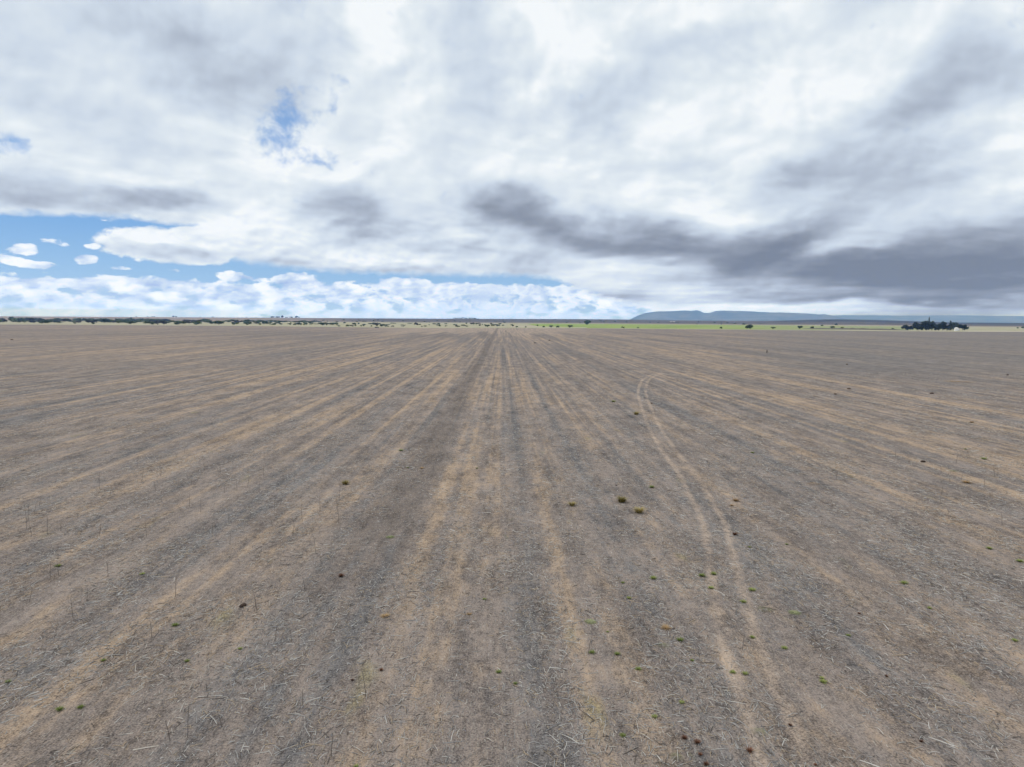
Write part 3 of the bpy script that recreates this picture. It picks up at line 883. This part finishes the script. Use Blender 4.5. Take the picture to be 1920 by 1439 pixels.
for px, w, h, lab in [(256, 2.5, 1.4, 'speck of a tree first on the left skyline'), (277, 3, 1.5, 'speck of a tree second on the left skyline'), (285, 4, 1.7, 'third speck tree, widest of four on the left skyline'),
                 (289.5, 3, 1.7, 'fourth speck tree on the left skyline'), (375, 2.5, 1.3, 'speck of a tree right of the tiny pair'), (399, 3, 1.5, 'second speck of a tree right of the tiny pair'), (462, 2.5, 1.3, 'last speck tree before the navy clump')]:
    far_tree(px, w, h, 'low', lab, grp)
grp = 'flat-topped row of trees on the middle skyline'
for i, px in enumerate((853, 860, 867, 874, 881, 887)):
    far_tree(px, 9, 1.9 + (0.5 if i == 2 else 0), 'low', ['left end', 'second', 'tallest', 'fourth', 'fifth', 'last before the drooping'][i] + ' tree of the flat-topped row on the middle skyline', grp, 6300)
far_tree(891, 5, 2.6, 'low', 'tree at the drooping right end of the flat-topped row', grp, 5200)
far_tree(896, 5, 2.0, 'low', 'lowest tree just past the flat-topped row', grp, 5000)
grp = 'dark scrub trees of the middle distance'
for i in range(46):
    px = random.uniform(590, 960) if i < 26 else random.uniform(960, 1500)
    far_tree(px, random.uniform(3, 8), random.uniform(1.0, 1.9), 'low', 'one of the dark specks of scrub on the plain below the skyline', grp, random.uniform(2900, 4200))
far_tree(1219, 4, 2.2, 'low', 'dark tree left of the tiny white farmhouse', None, 3600)
far_tree(1153, 4, 1.8, 'low', 'speck tree on the plain behind the round tree by the crop', None, 3900)

# ------------------------------------------------------------------ farm buildings
def box(vs_, fs, x0, x1, y0, y1, z0, z1):
    b = len(vs_)
    vs_ += [(x0, y0, z0), (x1, y0, z0), (x1, y1, z0), (x0, y1, z0), (x0, y0, z1), (x1, y0, z1), (x1, y1, z1), (x0, y1, z1)]
    fs += [(b, b + 3, b + 2, b + 1), (b + 4, b + 5, b + 6, b + 7), (b, b + 1, b + 5, b + 4), (b + 1, b + 2, b + 6, b + 5), (b + 2, b + 3, b + 7, b + 6), (b + 3, b, b + 4, b + 7)]
def lathe(prof, k=28):
    vs_, fs = [], []
    for r_, z in prof:
        for i in range(k):
            a = 2 * math.pi * i / k; vs_.append((r_ * math.cos(a), r_ * math.sin(a), z))
    for i in range(len(prof) - 1):
        for j in range(k):
            fs.append((i * k + j, i * k + (j + 1) % k, (i + 1) * k + (j + 1) % k, (i + 1) * k + j))
    fs.append(tuple((len(prof) - 1) * k + j for j in range(k)))
    return vs_, fs
p, wm, hm = span(1793, 620.9, 5.8, 5.6)
t = bpy.data.objects.new('water_tank', None); col.objects.link(t); t.location = p
v_, f_ = lathe([(wm * .5, 0), (wm * .5, hm * .78), (wm * .52, hm * .79), (wm * .52, hm * .81)])
put('tank_wall', mesh('tank_wall', v_, f_, M_WHITE), parent=t)
v_, f_ = lathe([(wm * .515, hm * .815), (wm * .36, hm * .92), (wm * .14, hm * .985), (wm * .05, hm)])
put('lid', mesh('lid', v_, f_, M_WHITE), parent=t)
tag(t, 'white round tank with domed top before the dark windbreak', 'tank')
def shed(px, py, wpx, hpx, label, rr=None, cat='shed', name='shed'):
    if rr:
        d = ray(px, 600); a = math.atan2(d.x, d.y); x, y = rr * math.sin(a), rr * math.cos(a)
        p = Vector((x, y, float(ground_z(x, y)))); k = rr / FPX; wm, hm = wpx * k, hpx * k
    else:
        p, wm, hm = span(px, py, wpx, hpx)
    e = bpy.data.objects.new(name, None); col.objects.link(e); e.location = p
    e.rotation_euler.z = -math.atan2(p.x, p.y)
    w, dpt, hw = wm / 2, wm * 0.4, hm * 0.7
    vs_, fs = [], []
    box(vs_, fs, -w, w, -dpt, dpt, -0.2, hw)
    put('wall', mesh('wall', vs_, fs, M_WHITE), parent=e)
    r_ = [(-w * 1.06, -dpt * 1.1, hw), (w * 1.06, -dpt * 1.1, hw), (w * 1.06, dpt * 1.1, hw), (-w * 1.06, dpt * 1.1, hw), (-w * 1.06, 0, hm), (w * 1.06, 0, hm)]
    r_ = [(a, b, c + 0.01) for a, b, c in r_]
    put('roof', mesh('roof', r_, [(0, 1, 5, 4), (2, 3, 4, 5), (0, 4, 3), (1, 2, 5), (0, 3, 2, 1)], M_ROOF), parent=e)
    vs_, fs = [], []
    box(vs_, fs, -w * .25, w * .1, -dpt - 0.04, -dpt + 0.05, 0, hw * .75)
    put('door', mesh('door', vs_, fs, M_DOOR), parent=e)
    return tag(e, label, cat)
shed(1797.3, 620.8, 3.0, 2.9, 'small white shed close beside the white tank')
shed(1722.6, 619.9, 2.2, 2.3, 'tiny white hut among the left trees of the windbreak')
shed(1261, 602, 9, 1.3, 'tiny long white farmhouse on the plain in front of the mountain', 4300.0, 'farmhouse', 'farmhouse')

# ------------------------------------------------------------------ tufts, weeds and clods on the field
def tuft_mesh(name, mat, n, lean, seed, wid=0.05, fl=0.0, spread=0.30, blade=1.0):
    r = np.random.default_rng(seed)
    a = r.random(n) * 6.283; q = np.sqrt(r.random(n)) * spread * (1 - 0.45 * r.random(n))
    base = np.stack([np.cos(a) * q, np.sin(a) * q, np.zeros(n)], 1)
    l = r.uniform(0.5, 1.0, n) * blade
    th = np.clip(np.abs(r.normal(lean, 0.25, n)), 0, 1.45)
    a2 = a + r.normal(0, 0.6, n)
    d = np.stack([np.cos(a2) * np.sin(th), np.sin(a2) * np.sin(th), np.cos(th)], 1)
    s = np.stack([-np.sin(a2), np.cos(a2), np.zeros(n)], 1) * (wid * r.uniform(0.6, 1.2, (n, 1)))
    midp = base + d * l[:, None] * 0.55
    tip = midp + (d + np.array([0, 0, -0.55]) * fl + np.stack([np.cos(a2), np.sin(a2), np.zeros(n)], 1) * 0.35) * l[:, None] * 0.45
    tip[:, 2] = np.maximum(tip[:, 2], 0.02)
    Vv = np.stack([base - s, base + s, midp + s * 0.9, midp - s * 0.9, tip + s * 0.2, tip - s * 0.2], 1).reshape(-1, 3)
    Q = (np.array([(0, 1, 2, 3), (3, 2, 4, 5)])[None] + (np.arange(n) * 6)[:, None, None]).reshape(-1, 4)
    return fast_mesh(name, Vv, Q, mat)
def clod_mesh(name, mat, seed):
    import bmesh
    bm = bmesh.new()
    bmesh.ops.create_icosphere(bm, subdivisions=3, radius=0.5)
    r = random.Random(seed)
    offs = [Vector((r.uniform(-1, 1), r.uniform(-1, 1), r.uniform(-1, 1))) for _ in range(14)]
    for v in bm.verts:
        k = sum(max(0, v.co.normalized().dot(o.normalized()) - 0.55) * o.length for o in offs)
        v.co *= 0.72 + 0.45 * k + r.uniform(-0.04, 0.04)
        v.co.z = max(v.co.z * 0.8 + 0.22, -0.02)
    me = bpy.data.meshes.new(name); bm.to_mesh(me); bm.free(); me.materials.append(mat)
    return me
TUFT = {
    'green': [tuft_mesh('green_tuft', M_GRASS, 110, 0.75, s, 0.045, 0.6) for s in (1, 2, 3)],
    'bunch': [tuft_mesh('bunch_grass', M_BUNCH, 240, 0.55, s, 0.022, 0.3) for s in (4, 5)],
    'orange': [tuft_mesh('orange_tuft', M_ORANGE, 170, 0.85, s, 0.025, 0.5) for s in (6, 7)],
    'rust': [tuft_mesh('rusty_weed', M_RUST, 170, 0.75, s, 0.035, 0.2) for s in (8, 9)],
    'weed': [tuft_mesh('pale_weed', M_PALEWEED, 260, 1.15, s, 0.040, 0.6) for s in (10, 11)],
    'orange_wide': [tuft_mesh('orange_patch', M_ORANGE, 420, 0.9, s, 0.006, 0.5, 1.0, 0.14) for s in (16, 17)],
    'weed_wide': [tuft_mesh('weed_patch', M_PALEWEED, 420, 0.9, s, 0.009, 0.5, 1.0, 0.13) for s in (18, 19)],
    'clod': [clod_mesh('clod', M_CLOD, s) for s in (1, 2)],
}
NAMES = {'green': ('grass_tuft', 'grass tuft'), 'bunch': ('bunch_grass', 'bunch grass'), 'orange': ('dry_grass_tuft', 'dry tuft'), 'rust': ('rusty_weed', 'dry weed'), 'weed': ('weed_patch', 'weed'), 'clod': ('earth_clod', 'clod')}
LOOK = {'green': 'bright green grass tuft', 'bunch': 'olive-brown bunch grass', 'orange': 'dry orange grass tuft', 'rust': 'rusty brown dry weed', 'weed': 'pale green weed patch', 'clod': 'dark brown earth clod'}
# px, py, width in px, kind, own label
TUFTS = [
    (1166, 942, 21, 'bunch', 'largest dark olive bunch grass left of the wheel tracks'),
    (1198, 962, 21, 'bunch', 'yellowish bunch grass in front of the largest dark one'),
    (1073, 949, 15, 'bunch', 'smallest of three olive bunch grasses, left of the other two'),
    (1380, 940, 15, 'orange', 'straw-coloured orange tuft between the two wheel ruts'),
    (647, 909, 15, 'bunch', 'lone olive bunch grass beside the dark bare strip'),
    (1193, 778, 12, 'bunch', 'flat olive tuft just left of the curving wheel tracks'),
    (1248, 1179, 20, 'orange', 'large shaggy orange tuft in the near stubble'),
    (722, 1157, 18, 'orange', None), (880, 1153, 10, 'orange', None), (791, 879, 9, 'orange', None), (1372, 949, 9, 'orange', None), (1525, 908, 30, 'orange', None), (1822, 793, 11, 'orange', None),
    (1812, 906, 18, 'orange', None), (1425, 1374, 36, 'weed', 'large pale green weed patch beside the right wheel rut'), (1243, 1212, 30, 'weed', None), (1107, 1167, 18, 'weed', None), (1435, 1144, 34, 'weed', None), (1490, 1150, 18, 'weed', None),
    (1268, 1420, 30, 'weed', None), (732, 1008, 14, 'weed', None), (1787, 884, 22, 'weed', None),
    (455, 1138, 13, 'clod', 'single dark brown clod in the near left stubble'),
    (1731, 867, 9, 'clod', None), (1592, 730, 6, 'clod', None), (1566, 740, 6, 'clod', None), (1747, 739, 7, 'clod', None), (1889, 704, 5, 'clod', None), (1588, 684, 4, 'clod', None), (1003, 644, 4, 'clod', None), (1030, 639, 4, 'clod', None), (23, 638, 4, 'clod', None), (1222, 757, 4, 'clod', None), (1156, 911, 4, 'clod', None),
    (1283, 1386, 13, 'rust', 'left of the close pair of rusty weeds near the bottom edge'),
    (1307, 1394, 14, 'rust', 'right and larger of the close pair of rusty weeds'),
    (1405, 1410, 16, 'rust', 'rusty weed below the large pale green weed patch'),
    (1313, 1417, 10, 'rust', None), (1324, 1435, 12, 'rust', None), (1482, 1362, 9, 'rust', None), (1727, 1392, 9, 'rust', None), (1378, 1004, 12, 'rust', None), (1529, 1436, 8, 'rust', None), (1611, 1152, 7, 'rust', None),
    (640, 1082, 13, 'rust', 'sprawling rusty weed beside the dark bare strip'), (1662, 1270, 8, 'rust', None), (715, 1258, 9, 'rust', None), (661, 1277, 8, 'rust', None), (1790, 716, 40, 'orange', 'wide orange-brown patch of dry grass far out on the right'), (1815, 717, 22, 'orange', None),
    (109, 1063, 12, 'green', None), (267, 1078, 10, 'green', None), (329, 1174, 13, 'green', 'yellowish double green tuft in the near left stubble'), (194, 1240, 10, 'green', None), (351, 1241, 10, 'green', None), (112, 1332, 15, 'green', 'left of the two brightest green tufts at lower left'), (151, 1328, 13, 'green', 'right of the two brightest green tufts at lower left'),
    (15, 1280, 11, 'green', None), (450, 1218, 9, 'green', None), (935, 1262, 12, 'green', None), (966, 1283, 9, 'green', None), (1225, 1086, 14, 'green', None), (1168, 1094, 8, 'green', None), (1179, 1123, 9, 'green', None), (1139, 1186, 6, 'green', None),
    (1275, 1202, 14, 'green', None), (1110, 1225, 13, 'green', None), (1157, 1228, 12, 'green', None), (1197, 1256, 12, 'green', None), (1227, 1346, 12, 'green', None), (1168, 1381, 12, 'green', None), (1278, 1319, 11, 'green', None), (908, 1125, 8, 'green', None), (668, 1439, 10, 'green', None),
    (1316, 1081, 14, 'green', None), (1338, 1078, 13, 'green', None), (1333, 1104, 12, 'green', None), (1410, 1108, 14, 'green', None), (1394, 1130, 12, 'green', None), (1411, 1197, 11, 'green', None), (1374, 1262, 12, 'green', None), (1397, 1265, 12, 'green', None), (1543, 1280, 14, 'green', 'brightest green tuft right of the wheel tracks'), (1541, 1273, 9, 'green', None),
    (1590, 1193, 9, 'green', None), (1855, 1030, 12, 'green', None), (1912, 1054, 14, 'green', None), (1743, 1142, 9, 'green', None), (1695, 1095, 14, 'green', None), (1903, 1203, 12, 'green', None), (1471, 1217, 12, 'green', None), (1298, 1240, 8, 'green', None),
    (765, 878, 6, 'green', None), (894, 879, 5, 'green', None), (752, 846, 10, 'green', None), (1411, 850, 8, 'green', None), (1150, 754, 10, 'green', None), (1845, 862, 12, 'green', None), (1810, 843, 6, 'green', None), (1222, 915, 12, 'green', None), (1405, 1027, 7, 'green', None), (1475, 1022, 7, 'green', None),
]
def zone(px, py):
    w = 'left' if px < 560 else 'central' if px < 1060 else 'track-side' if px < 1300 else 'right track-side' if px < 1500 else 'right'
    d = 'far' if py < 800 else 'middle' if py < 1060 else 'near' if py < 1160 else 'closer' if py < 1250 else 'nearest'
    return d, w
ORD = ['leftmost', 'second from left', 'third from left', 'fourth from left', 'fifth from left', 'sixth from left', 'seventh from left', 'eighth from left', 'ninth from left', 'tenth from left', 'eleventh from left', 'twelfth from left', 'thirteenth from left', 'fourteenth from left']
bins = {}
for t in TUFTS:
    if t[4] is None: bins.setdefault((t[3], *zone(t[0], t[1])), []).append(t)
for v in bins.values(): v.sort()
def auto_label(t):
    key = (t[3], *zone(t[0], t[1])); v = bins[key]
    where = f'in the {key[1]} {key[2]} stubble'
    if len(v) == 1: return f'{LOOK[t[3]]} {where}'
    if len(v) == 2: return f'{"left" if v.index(t) == 0 else "right"} one of two {LOOK[t[3]]}s {where}'.replace('grasss', 'grasses').replace('patchs', 'patches')
    return f'{LOOK[t[3]]}, {ORD[v.index(t)]} {where}'
for i, t in enumerate(TUFTS):
    px, py, wpx, kind, lab = t
    p = ground_at(px, py)
    depth = (CAM_H * FPX) / max(py - (594.5 + 0.00625 * px), 1)
    w = wpx * depth / FPX
    wide = wpx >= 22 and kind in ('orange', 'weed')
    me = TUFT[kind + '_wide' if wide else kind][i % 2]
    base = {'green': 0.66, 'bunch': 0.80, 'orange': 0.62, 'rust': 0.60, 'weed': 0.62, 'clod': 0.9}[kind] * w
    hz_ = {'green': 0.75, 'bunch': 0.8, 'orange': 0.65, 'rust': 0.95, 'weed': 0.35, 'clod': 0.75}[kind] * base
    if wide: base = w * 0.5; hz_ = min(base, 1.6)
    nm, cat = NAMES[kind]
    o = put(nm, me, (p.x, p.y, 0.012), random.random() * 6.28, (base, base, hz_))
    tag(o, lab or auto_label(t), cat, LOOK[kind] + ' growing in the stubble' if kind != 'clod' else 'dark clods lying on the field')

# dead stalks still standing upright
def stalk_mesh(seed):
    r = random.Random(seed)
    vs_, fs = [], []
    def tube(pts, rad):
        k = 5; b = len(vs_)
        for p, q in zip(pts, rad):
            for i in range(k):
                a = 2 * math.pi * i / k
                vs_.append((p[0] + math.cos(a) * q, p[1] + math.sin(a) * q, p[2]))
        for i in range(len(pts) - 1):
            for j in range(k): fs.append((b + i * k + j, b + i * k + (j + 1) % k, b + (i + 1) * k + (j + 1) % k, b + (i + 1) * k + j))
    lx, ly = r.uniform(-.12, .12), r.uniform(-.12, .12)
    tube([(0, 0, -0.03), (lx * .4, ly * .4, .5), (lx, ly, 1.0)], [0.011, 0.009, 0.006])
    for z in (0.55, 0.75):
        if r.random() < 0.7:
            a = r.random() * 6.28; e = r.uniform(.1, .2)
            p0 = (lx * z * .9, ly * z * .9, z)
            tube([p0, (p0[0] + math.cos(a) * e, p0[1] + math.sin(a) * e, z + e * 1.1)], [0.006, 0.004])
    return mesh('dead_stalk', vs_, fs, M_STALK)
STK = [stalk_mesh(s) for s in range(6)]
PX = [(352, 1385, 1.0), (319, 1390, .7), (416, 1365, .6), (137, 1160, .8), (329, 1120, 1.0), (203, 1082, .8), (110, 1080, .7), (94, 1085, .8), (55, 1130, .6), (285, 1198, .7), (163, 1128, .6), (482, 1150, .6),
      (592, 1038, .9), (431, 1022, .7), (516, 1203, .6), (547, 1205, .6), (686, 1307, .9), (480, 1142, .6), (621, 1420, .7), (568, 1330, .6), (1103, 1228, .7), (1392, 1220, .6), (571, 1105, .6)]
for k in range(44):
    PX.append((random.uniform(20, 640), random.uniform(850, 1010), random.uniform(.6, 1.0)))
for k in range(14):
    PX.append((random.uniform(1500, 1900), random.uniform(840, 1010), random.uniform(.5, .9)))
stk_named = {0: 'tallest bare dead stalk standing near the lower left corner', 1: 'shorter dead stalk left of the tallest one at lower left', 2: 'leaning short dead stalk right of the tallest at lower left', 16: 'lone dead stalk standing below the dark bare strip', 4: 'tall forked dead stalk on the tan strip at left'}
for i, (px, py, h) in enumerate(PX):
    p = ground_at(px, py)
    side = 'left' if px < 700 else 'right' if px > 1450 else 'middle'
    lab = stk_named.get(i) or f'one of the thin dark dead stalks left standing in the {side} stubble'
    o = put('dead_stalk', STK[i % 6], (p.x, p.y, 0.01), random.random() * 6.28, (1, 1, h))
    tag(o, lab, 'stalk', f'upright dead stalks in the {side} stubble')
# short marker post far out on the field
p, wm, hm = span(1438, 662, 2.6, 5)
vs_, fs = lathe([(wm * .32, -.1), (wm * .30, hm * .8), (wm * .18, hm)], 8)
tag(put('post', mesh('post', vs_, fs, M_POST), p), 'short dark post standing alone far out in the right stubble', 'post')

# ------------------------------------------------------------------ the air
vs_, fs = [], []
box(vs_, fs, -40000, 40000, -2500, 37500, -7.5, HAZE_TOP)
m, g = new_mat('haze')
vol = g.n('ShaderNodeVolumePrincipled')
vol.inputs['Color'].default_value = (*HAZE_C, 1)
vol.inputs['Absorption Color'].default_value = (1.0, 1.0, 1.0, 1)
vol.inputs['Density'].default_value = HAZE_D
vol.inputs['Anisotropy'].default_value = 0.2
o_ = g.n('ShaderNodeOutputMaterial')
m.node_tree.links.new(vol.outputs[0], o_.inputs['Volume'])
hz_o = setting('haze', mesh('haze', vs_, fs, m), 'stuff')
